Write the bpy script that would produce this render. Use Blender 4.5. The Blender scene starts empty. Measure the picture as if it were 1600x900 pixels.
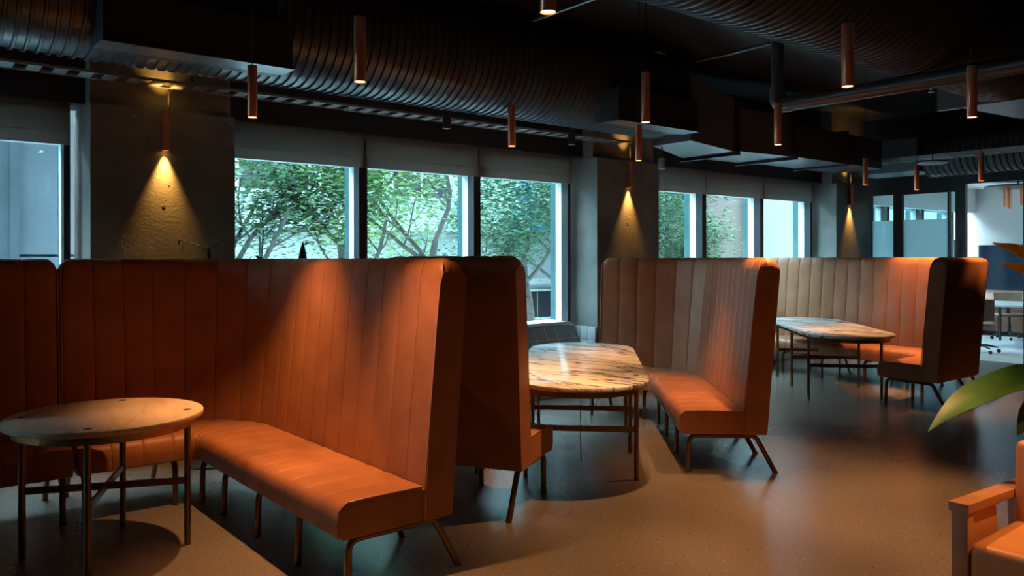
import bpy, bmesh, math, random
from mathutils import Vector, Matrix
sc = bpy.context.scene
COL = sc.collection
PI = math.pi
R = math.radians

# ------------------------------------------------------------------ camera, sky, exposure
HC = 1.58                       # eye height; X runs along the window wall, Y towards it
FOC = 1240.0                    # focal length in pixels of the 1600 wide frame
HEAD = R(51.34)                 # heading of the camera from the X axis
cd = bpy.data.cameras.new('camera')
cam = bpy.data.objects.new('camera', cd); COL.objects.link(cam)
cd.sensor_width = 36.0; cd.lens = FOC / 1600 * 36.0
cd.shift_y = -47.0 / 1600
cd.clip_start = 0.05; cd.clip_end = 200
cam.location = (0, 0, HC)
cam.rotation_euler = (R(90), R(0.1), HEAD - R(90))
sc.camera = cam

w = bpy.data.worlds.new('overcast_sky'); sc.world = w; w.use_nodes = True
bg = w.node_tree.nodes['Background']
bg.inputs[0].default_value = (0.66, 0.87, 1.0, 1)
bg.inputs[1].default_value = 29.0

sc.view_settings.view_transform = 'Standard'
sc.view_settings.look = 'None'
sc.view_settings.gamma = 1.0
sc.view_settings.exposure = 0.0
sc.view_settings.use_curve_mapping = False
sc.cycles.max_bounces = 8
sc.cycles.diffuse_bounces = 4
sc.cycles.transparent_max_bounces = 16

LAMP = (1.0, 0.47, 0.17)        # warm light of the copper lamps
PEND_W = 222.0
SCONCE_W = 118.0
ROOM_W = 60.0

# ------------------------------------------------------------------ helpers
def C2W(lat, fwd):
    s, c = math.sin(HEAD), math.cos(HEAD)
    return (s * lat + c * fwd, -c * lat + s * fwd)

def tagm(o, label=None, cat=None, group=None, kind=None):
    if label: o['label'] = label
    if cat: o['category'] = cat
    if group: o['group'] = group
    if kind: o['kind'] = kind
    return o

def empty(name, loc=(0, 0, 0), rz=0.0):
    o = bpy.data.objects.new(name, None); COL.objects.link(o)
    o.location = loc; o.rotation_euler = (0, 0, rz); o.empty_display_size = 0.1
    return o

class MB:
    """collects geometry, build() links it as ONE mesh object"""
    def __init__(s): s.v = []; s.f = []
    def add(s, verts, faces):
        b = len(s.v); s.v += [tuple(p) for p in verts]; s.f += [tuple(i + b for i in f) for f in faces]
        return s
    def box(s, x0, x1, y0, y1, z0, z1, M=None):
        p = [(x0,y0,z0),(x1,y0,z0),(x1,y1,z0),(x0,y1,z0),(x0,y0,z1),(x1,y0,z1),(x1,y1,z1),(x0,y1,z1)]
        if M is not None: p = [M @ Vector(q) for q in p]
        return s.add(p, [(3,2,1,0),(4,5,6,7),(0,1,5,4),(1,2,6,5),(2,3,7,6),(3,0,4,7)])
    def loft(s, rings, caps=True, loop=False):
        n = len(rings[0]); v = [p for r in rings for p in r]; f = []
        m = len(rings)
        for i in range(m if loop else m - 1):
            a, b = i * n, ((i + 1) % m) * n
            for j in range(n):
                k = (j + 1) % n
                f.append((a + j, a + k, b + k, b + j))
        if caps and not loop:
            f.append(tuple(range(n))[::-1]); f.append(tuple((m - 1) * n + j for j in range(n)))
        return s.add(v, f)
    def lathe(s, prof, seg=24, M=None, caps=True):
        """prof: (r, z) list, revolved about local Z"""
        rings = []
        for r, z in prof:
            ring = [Vector((r * math.cos(2*PI*k/seg), r * math.sin(2*PI*k/seg), z)) for k in range(seg)]
            if M is not None: ring = [M @ p for p in ring]
            rings.append(ring)
        return s.loft(rings, caps)
    def tube(s, pts, r, seg=10, caps=True):
        pts = [Vector(p) for p in pts]; rings = []
        up = None
        for i, p in enumerate(pts):
            if i == 0: t = pts[1] - p
            elif i == len(pts) - 1: t = p - pts[i-1]
            else: t = (pts[i+1] - p).normalized() + (p - pts[i-1]).normalized()
            t.normalize()
            if up is None:
                a = Vector((0,0,1)) if abs(t.z) < .9 else Vector((1,0,0))
                up = (a - t * a.dot(t)).normalized()
            else: up = (up - t * up.dot(t)).normalized()
            sd = t.cross(up)
            rr = r[i] if isinstance(r, (list, tuple)) else r
            rings.append([p + (up * math.cos(2*PI*k/seg) + sd * math.sin(2*PI*k/seg)) * rr for k in range(seg)])
        return s.loft(rings, caps)
    def prism(s, outline, z0, z1, bevel=0.0, M=None):
        """horizontal slab from an XY outline with softened edges"""
        cx = sum(p[0] for p in outline)/len(outline); cy = sum(p[1] for p in outline)/len(outline)
        def ring(ins, z):
            out = []
            for x, y in outline:
                d = math.hypot(x-cx, y-cy) or 1
                k = (d - ins)/d
                q = Vector((cx + (x-cx)*k, cy + (y-cy)*k, z)); out.append(M @ q if M is not None else q)
            return out
        if bevel: rings = [ring(bevel, z0), ring(bevel*.3, z0+bevel*.3), ring(0, z0+bevel), ring(0, z1-bevel), ring(bevel*.3, z1-bevel*.3), ring(bevel, z1)]
        else: rings = [ring(0, z0), ring(0, z1)]
        return s.loft(rings)
    def build(s, name, mat, parent=None, smooth=None, bevel=0.0, bevel_seg=2):
        me = bpy.data.meshes.new(name); me.from_pydata(s.v, [], s.f)
        bm = bmesh.new(); bm.from_mesh(me)
        bmesh.ops.recalc_face_normals(bm, faces=bm.faces)
        if bevel:
            es = [e for e in bm.edges if len(e.link_faces) == 2 and e.calc_face_angle(0) > R(35)]
            bmesh.ops.bevel(bm, geom=es, offset=bevel, segments=bevel_seg, affect='EDGES', profile=.6, clamp_overlap=True)
        bm.to_mesh(me); bm.free()
        if smooth or bevel:
            me.polygons.foreach_set('use_smooth', [True]*len(me.polygons))
            me.set_sharp_from_angle(angle=R(smooth or 40))
        me.materials.append(mat)
        o = bpy.data.objects.new(name, me); COL.objects.link(o)
        if parent is not None: o.parent = parent
        return o

def box(name, mat, x0, x1, y0, y1, z0, z1, parent=None, bevel=0.0, M=None):
    return MB().box(x0, x1, y0, y1, z0, z1, M).build(name, mat, parent, bevel=bevel)

def struct(o): o['kind'] = 'structure'; return o

def round_poly(pts, r, n=5):
    """3D polyline with rounded corners"""
    pts = [Vector(p) for p in pts]; out = [pts[0]]
    for i in range(1, len(pts)-1):
        a, b, c = pts[i-1], pts[i], pts[i+1]
        u = (a-b).normalized(); v = (c-b).normalized()
        ang = u.angle(v)
        d = min(r / math.tan(ang/2), (a-b).length*.49, (c-b).length*.49)
        rr = d * math.tan(ang/2)
        cen = b + (u+v).normalized() * (rr / math.sin(ang/2))
        p0, p1 = b+u*d, b+v*d
        e0, e1 = p0-cen, p1-cen
        tot = e0.angle(e1)
        for k in range(n+1):
            t = k/n
            out.append(cen + (e0*math.sin((1-t)*tot) + e1*math.sin(t*tot))/math.sin(tot))
    out.append(pts[-1])
    return out

def copy_tree(o, parent=None):
    c = o.copy(); COL.objects.link(c)
    if parent is not None: c.parent = parent
    for ch in list(o.children): copy_tree(ch, c)
    return c

# ------------------------------------------------------------------ materials
MATS = {}
def nodes(name):
    m = bpy.data.materials.new(name); m.use_nodes = True
    nt = m.node_tree; b = nt.nodes['Principled BSDF']
    return m, nt, b
def plain(name, col, rough=.5, metal=0.0, var=.12, scale=8.0, bump=0.0, bscale=60.0, spec=.5, coat=0.0):
    m, nt, b = nodes(name); N = nt.nodes.new; L = nt.links.new
    tc = N('ShaderNodeTexCoord')
    nz = N('ShaderNodeTexNoise'); nz.inputs['Scale'].default_value = scale; nz.inputs['Detail'].default_value = 4
    L(tc.outputs['Object'], nz.inputs['Vector'])
    rp = N('ShaderNodeValToRGB')
    rp.color_ramp.elements[0].position = .3; rp.color_ramp.elements[1].position = .7
    rp.color_ramp.elements[0].color = tuple(max(0, c*(1-var)) for c in col) + (1,)
    rp.color_ramp.elements[1].color = tuple(min(1, c*(1+var)) for c in col) + (1,)
    L(nz.outputs['Fac'], rp.inputs['Fac']); L(rp.outputs['Color'], b.inputs['Base Color'])
    b.inputs['Roughness'].default_value = rough; b.inputs['Metallic'].default_value = metal
    b.inputs['Specular IOR Level'].default_value = spec
    if coat: b.inputs['Coat Weight'].default_value = coat; b.inputs['Coat Roughness'].default_value = .15
    if bump:
        n2 = N('ShaderNodeTexNoise'); n2.inputs['Scale'].default_value = bscale; n2.inputs['Detail'].default_value = 3
        L(tc.outputs['Object'], n2.inputs['Vector'])
        bp = N('ShaderNodeBump'); bp.inputs['Strength'].default_value = bump; bp.inputs['Distance'].default_value = .01
        L(n2.outputs['Fac'], bp.inputs['Height']); L(bp.outputs['Normal'], b.inputs['Normal'])
    MATS[name] = m
    return m

def emit(name, col, strength):
    m, nt, b = nodes(name)
    b.inputs['Base Color'].default_value = (0, 0, 0, 1)
    b.inputs['Emission Color'].default_value = col + (1,)
    b.inputs['Emission Strength'].default_value = strength
    return m

def glass(name, tint, refl=.06, rough=0.0):
    m = bpy.data.materials.new(name); m.use_nodes = True; nt = m.node_tree; N = nt.nodes.new; L = nt.links.new
    nt.nodes.remove(nt.nodes['Principled BSDF']); out = nt.nodes['Material Output']
    tr = N('ShaderNodeBsdfTransparent'); tr.inputs[0].default_value = tint + (1,)
    gl = N('ShaderNodeBsdfGlossy'); gl.inputs['Roughness'].default_value = rough
    lw = N('ShaderNodeLayerWeight'); lw.inputs[0].default_value = .12
    mp = N('ShaderNodeMath'); mp.operation = 'MULTIPLY_ADD'; mp.inputs[1].default_value = .5; mp.inputs[2].default_value = refl*.3
    L(lw.outputs['Fresnel'], mp.inputs[0])
    mx = N('ShaderNodeMixShader'); L(mp.outputs[0], mx.inputs[0]); L(tr.outputs[0], mx.inputs[1]); L(gl.outputs[0], mx.inputs[2])
    L(mx.outputs[0], out.inputs[0])
    return m

M_leather = plain('tan_leather', (.345, .130, .055), .46, var=.14, scale=5, bump=.12, bscale=160, spec=.32)
M_pipe = plain('leather_piping', (.40, .17, .08), .4)
M_copper = plain('copper', (.80, .32, .17), .30, metal=.4, var=.06, scale=20)
M_bronze = plain('bronze_tube', (.20, .115, .06), .36, metal=.85, var=.1, scale=14)
M_brass = plain('aged_brass', (.42, .26, .10), .38, metal=.9, var=.2, scale=10)
M_blackmetal = plain('black_metal', (.018, .019, .022), .45, var=.1)
M_frame = plain('dark_frame', (.012, .014, .020), .5, var=.1)
M_ceiling = plain('black_painted_slab', (.016, .018, .021), .5, var=.25, scale=2, bump=.3, bscale=30)
M_duct = plain('dark_duct_metal', (.036, .043, .050), .32, var=.15, scale=3, spec=.5)
M_ductdark = plain('duct_paint', (.075, .082, .088), .34, var=.1, spec=.95)
M_tray = plain('galvanised_tray', (.26, .28, .29), .45, metal=.5)
M_darkwall = plain('dark_wall', (.05, .05, .052), .8, var=.1)
M_bulk = plain('bulkhead_paint', (.020, .022, .028), .7)
def blind_mat():
    m = bpy.data.materials.new('blind_fabric'); m.use_nodes = True; nt = m.node_tree; N = nt.nodes.new; L = nt.links.new
    nt.nodes.remove(nt.nodes['Principled BSDF']); out = nt.nodes['Material Output']
    tc = N('ShaderNodeTexCoord'); nz = N('ShaderNodeTexNoise'); nz.inputs['Scale'].default_value = 120; L(tc.outputs['Object'], nz.inputs['Vector'])
    rp = N('ShaderNodeValToRGB'); rp.color_ramp.elements[0].color = (.30, .275, .25, 1); rp.color_ramp.elements[1].color = (.38, .35, .32, 1); L(nz.outputs['Fac'], rp.inputs['Fac'])
    a = N('ShaderNodeBsdfTranslucent'); a.inputs[0].default_value = (.30, .27, .245, 1)
    d = N('ShaderNodeBsdfDiffuse'); L(rp.outputs['Color'], d.inputs[0])
    mx = N('ShaderNodeMixShader'); mx.inputs[0].default_value = .45
    L(a.outputs[0], mx.inputs[1]); L(d.outputs[0], mx.inputs[2]); L(mx.outputs[0], out.inputs[0])
    return m
M_blind = blind_mat()
M_white = plain('white_paint', (.80, .82, .82), .6, var=.02)
M_reveal = plain('reveal_paint', (.50, .53, .53), .6, var=.02)
M_roomwall = plain('meeting_room_paint', (.46, .49, .495), .7, var=.02)
M_ext_white = plain('white_render', (.36, .385, .395), .8, var=.08, scale=1.2)
M_ext_pale = plain('pale_render', (.15, .165, .175), .8, var=.05, scale=1.2)
M_ext_brown = plain('brown_cladding', (.13, .085, .07), .8, var=.1)
M_ext_conc = plain('outdoor_concrete', (.11, .13, .15), .9, var=.22, scale=1.3, bump=.3, bscale=15)
M_ext_conc2 = plain('outdoor_concrete_dark', (.06, .075, .09), .9, var=.15, scale=1.5)
M_ext_dark = plain('dark_glazing', (.025, .03, .035), .35)
M_ext_blue = plain('blue_cladding', (.015, .12, .30), .5, var=.1)
M_ext_ground = plain('outdoor_paving', (.55, .56, .55), .9, var=.15, scale=1)
M_fin = plain('teal_glass_edge', (.03, .085, .092), .2, var=.1)
M_timber = plain('oiled_timber', (.36, .16, .07), .42, var=.22, scale=6, bump=.08, bscale=40)
M_chairleather = plain('caramel_leather', (.48, .20, .07), .42, var=.12, scale=6, bump=.1, bscale=140)
M_leaf = plain('green_leaf', (.012, .090, .006), .5, var=.35, scale=7)
M_leafdark = plain('dark_green_leaf', (.016, .055, .020), .4, var=.3, scale=7)
M_leafyel = plain('yellow_leaf', (.85, .52, .05), .5, var=.25, scale=12)
def leaf_mat(name, col, amount):
    m = plain(name, col, .5, var=.25, scale=9); nt = m.node_tree; N = nt.nodes.new; L = nt.links.new
    out = nt.nodes['Material Output']; b = nt.nodes['Principled BSDF']
    t = N('ShaderNodeBsdfTranslucent'); t.inputs[0].default_value = tuple(min(1, c*1.1) for c in col) + (1,)
    mx = N('ShaderNodeMixShader'); mx.inputs[0].default_value = amount
    L(b.outputs[0], mx.inputs[1]); L(t.outputs[0], mx.inputs[2]); L(mx.outputs[0], out.inputs[0])
    return m
M_leafyel = leaf_mat('yellow_leaf_thin', (.90, .58, .06), .5)
M_stem = plain('plant_stem', (.10, .16, .04), .6)
M_pot = plain('charcoal_pot', (.05, .05, .05), .7)
M_soil = plain('soil', (.03, .02, .015), .95, bump=.5)
M_bark = plain('tree_bark', (.10, .088, .078), .9, var=.3, bump=.4, bscale=20)
M_treeleaf = [plain('tree_leaf_a', (.085, .20, .085), .55, var=.4, scale=3), plain('tree_leaf_b', (.15, .28, .075), .55, var=.4, scale=3),
              plain('tree_leaf_c', (.065, .155, .08), .55, var=.4, scale=3)]
M_grout = plain('grout', (.55, .55, .55), .9)
M_tile = plain('grey_brown_tile', (.19, .165, .16), .32, var=.1, scale=4)
M_tile_lit = plain('lit_tile', (.55, .56, .57), .3, var=.05, scale=4)  # tile colour lightened for the daylight on the pillar side
M_carpet = plain('grey_carpet', (.40, .42, .43), .95, var=.08, scale=30, bump=.3, bscale=300)
M_screen = plain('screen_glass', (.008, .014, .03), .12, var=.05)
M_shell = plain('chair_shell', (.20, .12, .085), .6)
M_tabletop2 = plain('pale_tabletop', (.55, .57, .58), .3)
M_walnut = plain('walnut_front', (.16, .075, .045), .5, var=.2)
M_glow = emit('lamp_glow', (1.0, .42, .12), 28.0)
M_glow2 = emit('sconce_glow', (1.0, .52, .14), 9.0)
M_offlens = plain('unlit_lens', (.35, .35, .34), .4)
M_room_fill = emit('room_fill', (.80, .95, 1.0), 16.0)  # glow of the added, unseen meeting room panel
M_glass = glass('window_glass', (.80, .93, .95), .05)
M_clear = glass('partition_glass', (.86, .96, .97), .05)

def film_mat():
    m = bpy.data.materials.new('frosted_film'); m.use_nodes = True; nt = m.node_tree; N = nt.nodes.new; L = nt.links.new
    nt.nodes.remove(nt.nodes['Principled BSDF']); out = nt.nodes['Material Output']
    a = N('ShaderNodeBsdfTranslucent'); a.inputs[0].default_value = (.86, .95, .97, 1)
    d = N('ShaderNodeBsdfDiffuse'); d.inputs[0].default_value = (.55, .75, .80, 1)
    mx = N('ShaderNodeMixShader'); mx.inputs[0].default_value = .25
    L(a.outputs[0], mx.inputs[1]); L(d.outputs[0], mx.inputs[2]); L(mx.outputs[0], out.inputs[0])
    return m
M_film = film_mat()

def concrete_mat(name, c0, c1, rough=.8):
    m, nt, b = nodes(name); N = nt.nodes.new; L = nt.links.new
    tc = N('ShaderNodeTexCoord')
    n1 = N('ShaderNodeTexNoise'); n1.inputs['Scale'].default_value = 2.2; n1.inputs['Detail'].default_value = 8
    L(tc.outputs['Object'], n1.inputs['Vector'])
    rp = N('ShaderNodeValToRGB'); rp.color_ramp.elements[0].position = .3; rp.color_ramp.elements[1].position = .72
    rp.color_ramp.elements[0].color = c0 + (1,); rp.color_ramp.elements[1].color = c1 + (1,)
    L(n1.outputs['Fac'], rp.inputs['Fac']); L(rp.outputs['Color'], b.inputs['Base Color'])
    vo = N('ShaderNodeTexVoronoi'); vo.inputs['Scale'].default_value = 7; vo.inputs['Randomness'].default_value = 1
    L(tc.outputs['Object'], vo.inputs['Vector'])
    r2 = N('ShaderNodeValToRGB'); r2.color_ramp.elements[0].position = .05; r2.color_ramp.elements[1].position = .11
    L(vo.outputs['Distance'], r2.inputs['Fac'])
    n2 = N('ShaderNodeTexNoise'); n2.inputs['Scale'].default_value = 45; n2.inputs['Detail'].default_value = 4
    L(tc.outputs['Object'], n2.inputs['Vector'])
    ad = N('ShaderNodeMath'); ad.operation = 'MULTIPLY_ADD'; ad.inputs[1].default_value = .22
    L(n2.outputs['Fac'], ad.inputs[0]); L(r2.outputs['Color'], ad.inputs[2])
    bp = N('ShaderNodeBump'); bp.inputs['Strength'].default_value = .55; bp.inputs['Distance'].default_value = .012
    L(ad.outputs[0], bp.inputs['Height']); L(bp.outputs['Normal'], b.inputs['Normal'])
    b.inputs['Roughness'].default_value = rough
    return m
M_pillar = concrete_mat('board_concrete', (.15, .148, .14), (.27, .268, .25))

def floor_mat():
    m, nt, b = nodes('polished_concrete'); N = nt.nodes.new; L = nt.links.new
    tc = N('ShaderNodeTexCoord')
    n1 = N('ShaderNodeTexNoise'); n1.inputs['Scale'].default_value = .7; n1.inputs['Detail'].default_value = 1.5; n1.inputs['Roughness'].default_value = .5
    L(tc.outputs['Object'], n1.inputs['Vector'])
    rp = N('ShaderNodeValToRGB'); rp.color_ramp.elements[0].position = .3; rp.color_ramp.elements[1].position = .7
    rp.color_ramp.elements[0].color = (.132, .108, .088, 1); rp.color_ramp.elements[1].color = (.192, .160, .133, 1)
    L(n1.outputs['Fac'], rp.inputs['Fac'])
    vo = N('ShaderNodeTexNoise'); vo.inputs['Scale'].default_value = 60; vo.inputs['Detail'].default_value = 2.5; L(tc.outputs['Object'], vo.inputs['Vector'])
    r2 = N('ShaderNodeValToRGB'); e = r2.color_ramp.elements
    e[0].position = .28; e[0].color = (.4, .4, .4, 1); e[1].position = .76; e[1].color = (2.6, 2.4, 2.1, 1)
    x = e.new(.36); x.color = (.95, .95, .95, 1); x = e.new(.66); x.color = (1, 1, 1, 1)
    L(vo.outputs['Fac'], r2.inputs['Fac'])
    mu = N('ShaderNodeMix'); mu.data_type = 'RGBA'; mu.blend_type = 'MULTIPLY'; mu.inputs[0].default_value = 1.0
    L(rp.outputs['Color'], mu.inputs[6]); L(r2.outputs['Color'], mu.inputs[7]); L(mu.outputs[2], b.inputs['Base Color'])
    b.inputs['Roughness'].default_value = .25
    b.inputs['Specular IOR Level'].default_value = .75
    return m
M_floor = floor_mat()
M_pit = plain('concrete_pit', (.03, .028, .025), .9)

def marble_mat(name, base, vein, amount, rough=.17):
    m, nt, b = nodes(name); N = nt.nodes.new; L = nt.links.new
    tc = N('ShaderNodeTexCoord')
    mp = N('ShaderNodeMapping'); mp.vector_type = 'TEXTURE'; mp.inputs['Rotation'].default_value = (0, 0, R(53)); mp.inputs['Scale'].default_value = (1.9, .55, 1)
    L(tc.outputs['Object'], mp.inputs['Vector'])
    def veins(scale, dist, seed, lo, hi):
        wv = N('ShaderNodeTexNoise'); wv.noise_dimensions = '4D'; wv.inputs['W'].default_value = seed
        wv.inputs['Scale'].default_value = scale; wv.inputs['Detail'].default_value = 5; wv.inputs['Roughness'].default_value = .55
        wv.inputs['Distortion'].default_value = dist
        L(mp.outputs['Vector'], wv.inputs['Vector'])
        sb = N('ShaderNodeMath'); sb.operation = 'SUBTRACT'; sb.inputs[1].default_value = .5; L(wv.outputs['Fac'], sb.inputs[0])
        ab = N('ShaderNodeMath'); ab.operation = 'ABSOLUTE'; L(sb.outputs[0], ab.inputs[0])
        mr = N('ShaderNodeMapRange'); mr.inputs['From Min'].default_value = lo; mr.inputs['From Max'].default_value = hi
        mr.inputs['To Min'].default_value = 1; mr.inputs['To Max'].default_value = 0; L(ab.outputs[0], mr.inputs['Value'])
        return mr.outputs[0]
    v1 = veins(2.0, 1.0, 1.7, .004, .030); v2 = veins(4.2, .7, 5.1, .004, .032)
    v2s = N('ShaderNodeMath'); v2s.operation = 'MULTIPLY'; v2s.inputs[1].default_value = .4; L(v2, v2s.inputs[0])
    mxm = N('ShaderNodeMath'); mxm.operation = 'MAXIMUM'; L(v1, mxm.inputs[0]); L(v2s.outputs[0], mxm.inputs[1])
    am = N('ShaderNodeMath'); am.operation = 'MULTIPLY'; am.inputs[1].default_value = amount; L(mxm.outputs[0], am.inputs[0])
    cl = N('ShaderNodeTexNoise'); cl.inputs['Scale'].default_value = 2.2; cl.inputs['Detail'].default_value = 4; L(mp.outputs['Vector'], cl.inputs['Vector'])
    rp = N('ShaderNodeValToRGB'); rp.color_ramp.elements[0].position = .35; rp.color_ramp.elements[1].position = .65
    rp.color_ramp.elements[0].color = tuple(c*.72 for c in base) + (1,); rp.color_ramp.elements[1].color = base + (1,)
    L(cl.outputs['Fac'], rp.inputs['Fac'])
    mx = N('ShaderNodeMix'); mx.data_type = 'RGBA'; L(am.outputs[0], mx.inputs[0]); L(rp.outputs['Color'], mx.inputs[6])
    mx.inputs[7].default_value = vein + (1,)
    L(mx.outputs[2], b.inputs['Base Color']); b.inputs['Roughness'].default_value = rough; b.inputs['Specular IOR Level'].default_value = .42
    return m
M_marble = marble_mat('veined_marble', (.90, .90, .89), (.075, .06, .055), .95)
M_marble1 = marble_mat('soft_marble', (.78, .58, .40), (.38, .27, .18), .4, .34)  # orange tint of the lamp is put into the stone colour

# ------------------------------------------------------------------ the room shell
FLOOR_X0, FLOOR_X1, Y0, YW = -7.0, 13.2, -4.5, 7.0
ZC = 3.9
struct(box('floor', M_floor, FLOOR_X0, FLOOR_X1, Y0, 7.25, -.2, 0))
struct(box('ceiling', M_ceiling, FLOOR_X0, FLOOR_X1 + .2, Y0, 7.25, ZC, ZC + .2))
struct(box('wall_left', M_darkwall, FLOOR_X0 - .2, FLOOR_X0, Y0, 7.25, 0, ZC))
struct(box('wall_back', M_darkwall, FLOOR_X0, FLOOR_X1, Y0 - .2, Y0, 0, ZC))
struct(box('wall_right', M_darkwall, FLOOR_X1, FLOOR_X1 + .15, Y0, 4.30, 0, ZC))
struct(box('trim_1', M_bulk, FLOOR_X0, 13.05, 6.88, 7.25, 2.78, ZC))           # bulkhead above the windows
SILL, HEADZ, BLIND_B = .82, 2.76, 2.465

PER = 5.32
# facade: pillars every bay, three panes between
def pillar(k):
    x0 = 1.25 + PER * k; x1 = x0 + 1.085
    m = MB()
    m.box(x0, x1, 6.62, 7.25, 0, 2.755)
    m.box(x0 + .012, x1 - .012, 6.70, 7.25, 2.755, ZC)
    o = m.build('pillar', M_pillar)
    names = {0: 'broad concrete pillar left of the tree-filled windows, lit by a copper wall lamp',
             1: 'concrete pillar between the two groups of windows, behind the second table',
             2: 'farthest concrete pillar, beside the glass meeting room partition',
             -1: 'concrete pillar beyond the left edge of the picture'}
    tagm(o, names[k], 'pillar', 'concrete pillars along the windows', 'structure')
    for dx, z in ((.52, 1.995), (.30, 1.72), (.66, 1.70), (.47, 1.70), (.56, 2.16)):
        big = dx == .52
        Mx = Matrix.Translation((x0+dx, 6.6195, z)) @ Matrix.Rotation(PI/2, 4, 'X')
        MB().lathe([(.014, .0), (.0135, .0012), (.009, .0016), (.008, .0005)] if big else [(.004, 0), (.0045, .001), (.003, .001)], 12, Mx).build('tie_hole', M_pillar if big else M_pit, o, smooth=40)
        if big: MB().lathe([(.008, .0006), (.008, .0012)], 12, Mx).build('hole_plug', M_pit, o)
    return o
for k in (0, 1, 2): pillar(k)

win_n = 0
blind_words = {(0, 2): 'grey-brown roller blind above the far left window', (0, 0): 'grey-brown roller blind on the farthest window beyond the left edge', (0, 1): 'grey-brown roller blind just beyond the left edge of the picture', (1, 0): 'grey-brown blind above the first tree window, right of the broad pillar',
               (1, 1): 'grey-brown blind above the middle tree window', (1, 2): 'grey-brown blind above the third tree window, beside the second pillar',
               (2, 0): 'grey-brown blind above the narrow tree window right of the second pillar', (2, 1): 'grey-brown blind above the window with the brown facade behind',
               (2, 2): 'grey-brown blind above the blank white window before the last pillar'}
def bay(k, panes=(0, 1, 2), blinds=True):
    """one bay of glazing left of pillar k"""
    global win_n
    xs = [2.345 + PER * (k - 1) + 1.385 * i for i in range(4)]
    for i in panes:
        a, b = xs[i] + .045, xs[i+1] - .045
        win_n += 1
        e = empty('window_%d' % win_n, ((a+b)/2, YW, SILL)); e['kind'] = 'structure'
        cx = (a+b)/2
        def P(name, mat, x0, x1, y0, y1, z0, z1, par=e, bevel=0):
            o = box(name, mat, x0-cx, x1-cx, y0-YW, y1-YW, z0-SILL, z1-SILL, par, bevel); return o
        fr = MB()
        fr.box(a-.045-cx, a-cx, 0, .10, 0, HEADZ-SILL); fr.box(b-cx, b+.045-cx, 0, .10, 0, HEADZ-SILL)
        fr.box(a-cx, b-cx, 0, .10, HEADZ-SILL-.05, HEADZ-SILL)
        fr.build('frame', M_frame, e)
        P('pane', M_glass, a, b, 7.10, 7.108, SILL+.001, HEADZ-.05)
        for nm, x0, x1 in (('reveal', a-.04, a), ('reveal', b, b+.04)):
            P(nm, M_reveal, x0, x1, 7.112, 7.215, SILL, HEADZ)
        P('reveal', M_reveal, a-.04, b+.04, 7.112, 7.215, BLIND_B+.02, BLIND_B+.06)
        P('glass_fin', M_fin, b+.005, b+.03, 7.217, 7.32, SILL, HEADZ)
        P('window_sill', M_white, a-.045, b+.045, 6.99, 7.34, SILL-.04, SILL)
        if blinds:
            bl = empty('roller_blind', (cx, 6.975, HEADZ))
            tagm(bl, blind_words[(k, i)], 'blind', 'roller blinds along the windows')
            box('fabric', M_blind, a-.038-cx, b+.038-cx, -.006, .006, BLIND_B-HEADZ+.10, .02, bl)
            box('hem_panel', M_blind, a-.038-cx, b+.038-cx, -.009, .008, BLIND_B-HEADZ, BLIND_B-HEADZ+.098, bl)
bay(-1, (0, 1, 2), False)
bay(0)
bay(1)
bay(2)
bay(3, (0, 1, 2), False)
# the low wall below the sills
struct(box('wall_front', M_grout, FLOOR_X0, 18.2, 7.02, 7.25, 0, SILL - .04))
# leaning tiled upstand under the tree windows and on the pillar side
up = empty('trim_2', (6.545, 7.0, 0)); up['kind'] = 'structure'
TP = .163
zt, yt = SILL - .045, 6.985
slope = .26 / .46
bk = MB()
ring = lambda x: [Vector((x, yt - 7.0 + .03, zt)), Vector((x, yt - 7.0 - .012 + .012, zt)), Vector((x, yt - 7.0 - slope*zt*.55, zt*.45)), Vector((x, yt-7.0-slope*zt*.55, 0)), Vector((x, yt-7.0+.03, 0))]
bk.loft([ring(-4.2), ring(-.002)]); bk.build('backing', M_grout, up)
ux = Vector((1, 0, 0)); dn = Vector((0, -slope, -1)).normalized(); nn = Vector((0, -1, slope)).normalized()
tile_me = None
for c in range(13):
    for r_ in range(2):
        org = Vector((-.004 - (c+1)*TP, yt - 7.0, zt)) + dn * (r_*TP + .003)
        if tile_me is None:
            p = []
            for d in (0.0, .008):
                ins = .004 if d else 0
                p += [nn*(d-.002) + ux*(.005+ins) + dn*ins, nn*(d-.002) + ux*(TP-.005-ins) + dn*ins, nn*(d-.002) + ux*(TP-.005-ins) + dn*(TP-.010-ins), nn*(d-.002) + ux*(.005+ins) + dn*(TP-.010-ins)]
            o = MB().add(p, [(0,1,2,3),(7,6,5,4),(0,4,5,1),(1,5,6,2),(2,6,7,3),(3,7,4,0)]).build('tile', M_tile, up)
            tile_me = o.data
        else:
            o = bpy.data.objects.new('tile', tile_me); COL.objects.link(o); o.parent = up
        o.location = org
# tiles at the second pillar's foot, daylight painted into the paler side ones
pt = empty('trim_3', (6.57, 6.62, 0)); pt['kind'] = 'structure'
sm = fm = None
for r_ in range(5):
    z0 = SILL - .045 - (r_+1)*TP
    for c in range(3):
        if sm is None:
            o = MB().box(-.012, -.001, .003, TP*.8-.003, .003, TP-.003).build('tile', M_tile_lit, pt, bevel=.002); sm = o.data
        else:
            o = bpy.data.objects.new('tile', sm); COL.objects.link(o); o.parent = pt
        o.location = (-.02, c*TP*.8, z0)
    for c in range(6):
        if fm is None:
            o = MB().box(.003, TP-.003, -.012, -.001, .003, TP-.003).build('tile', M_tile, pt, bevel=.002); fm = o.data
        else:
            o = bpy.data.objects.new('tile', fm); COL.objects.link(o); o.parent = pt
        o.location = (c*TP - .02, 0, z0)

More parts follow.
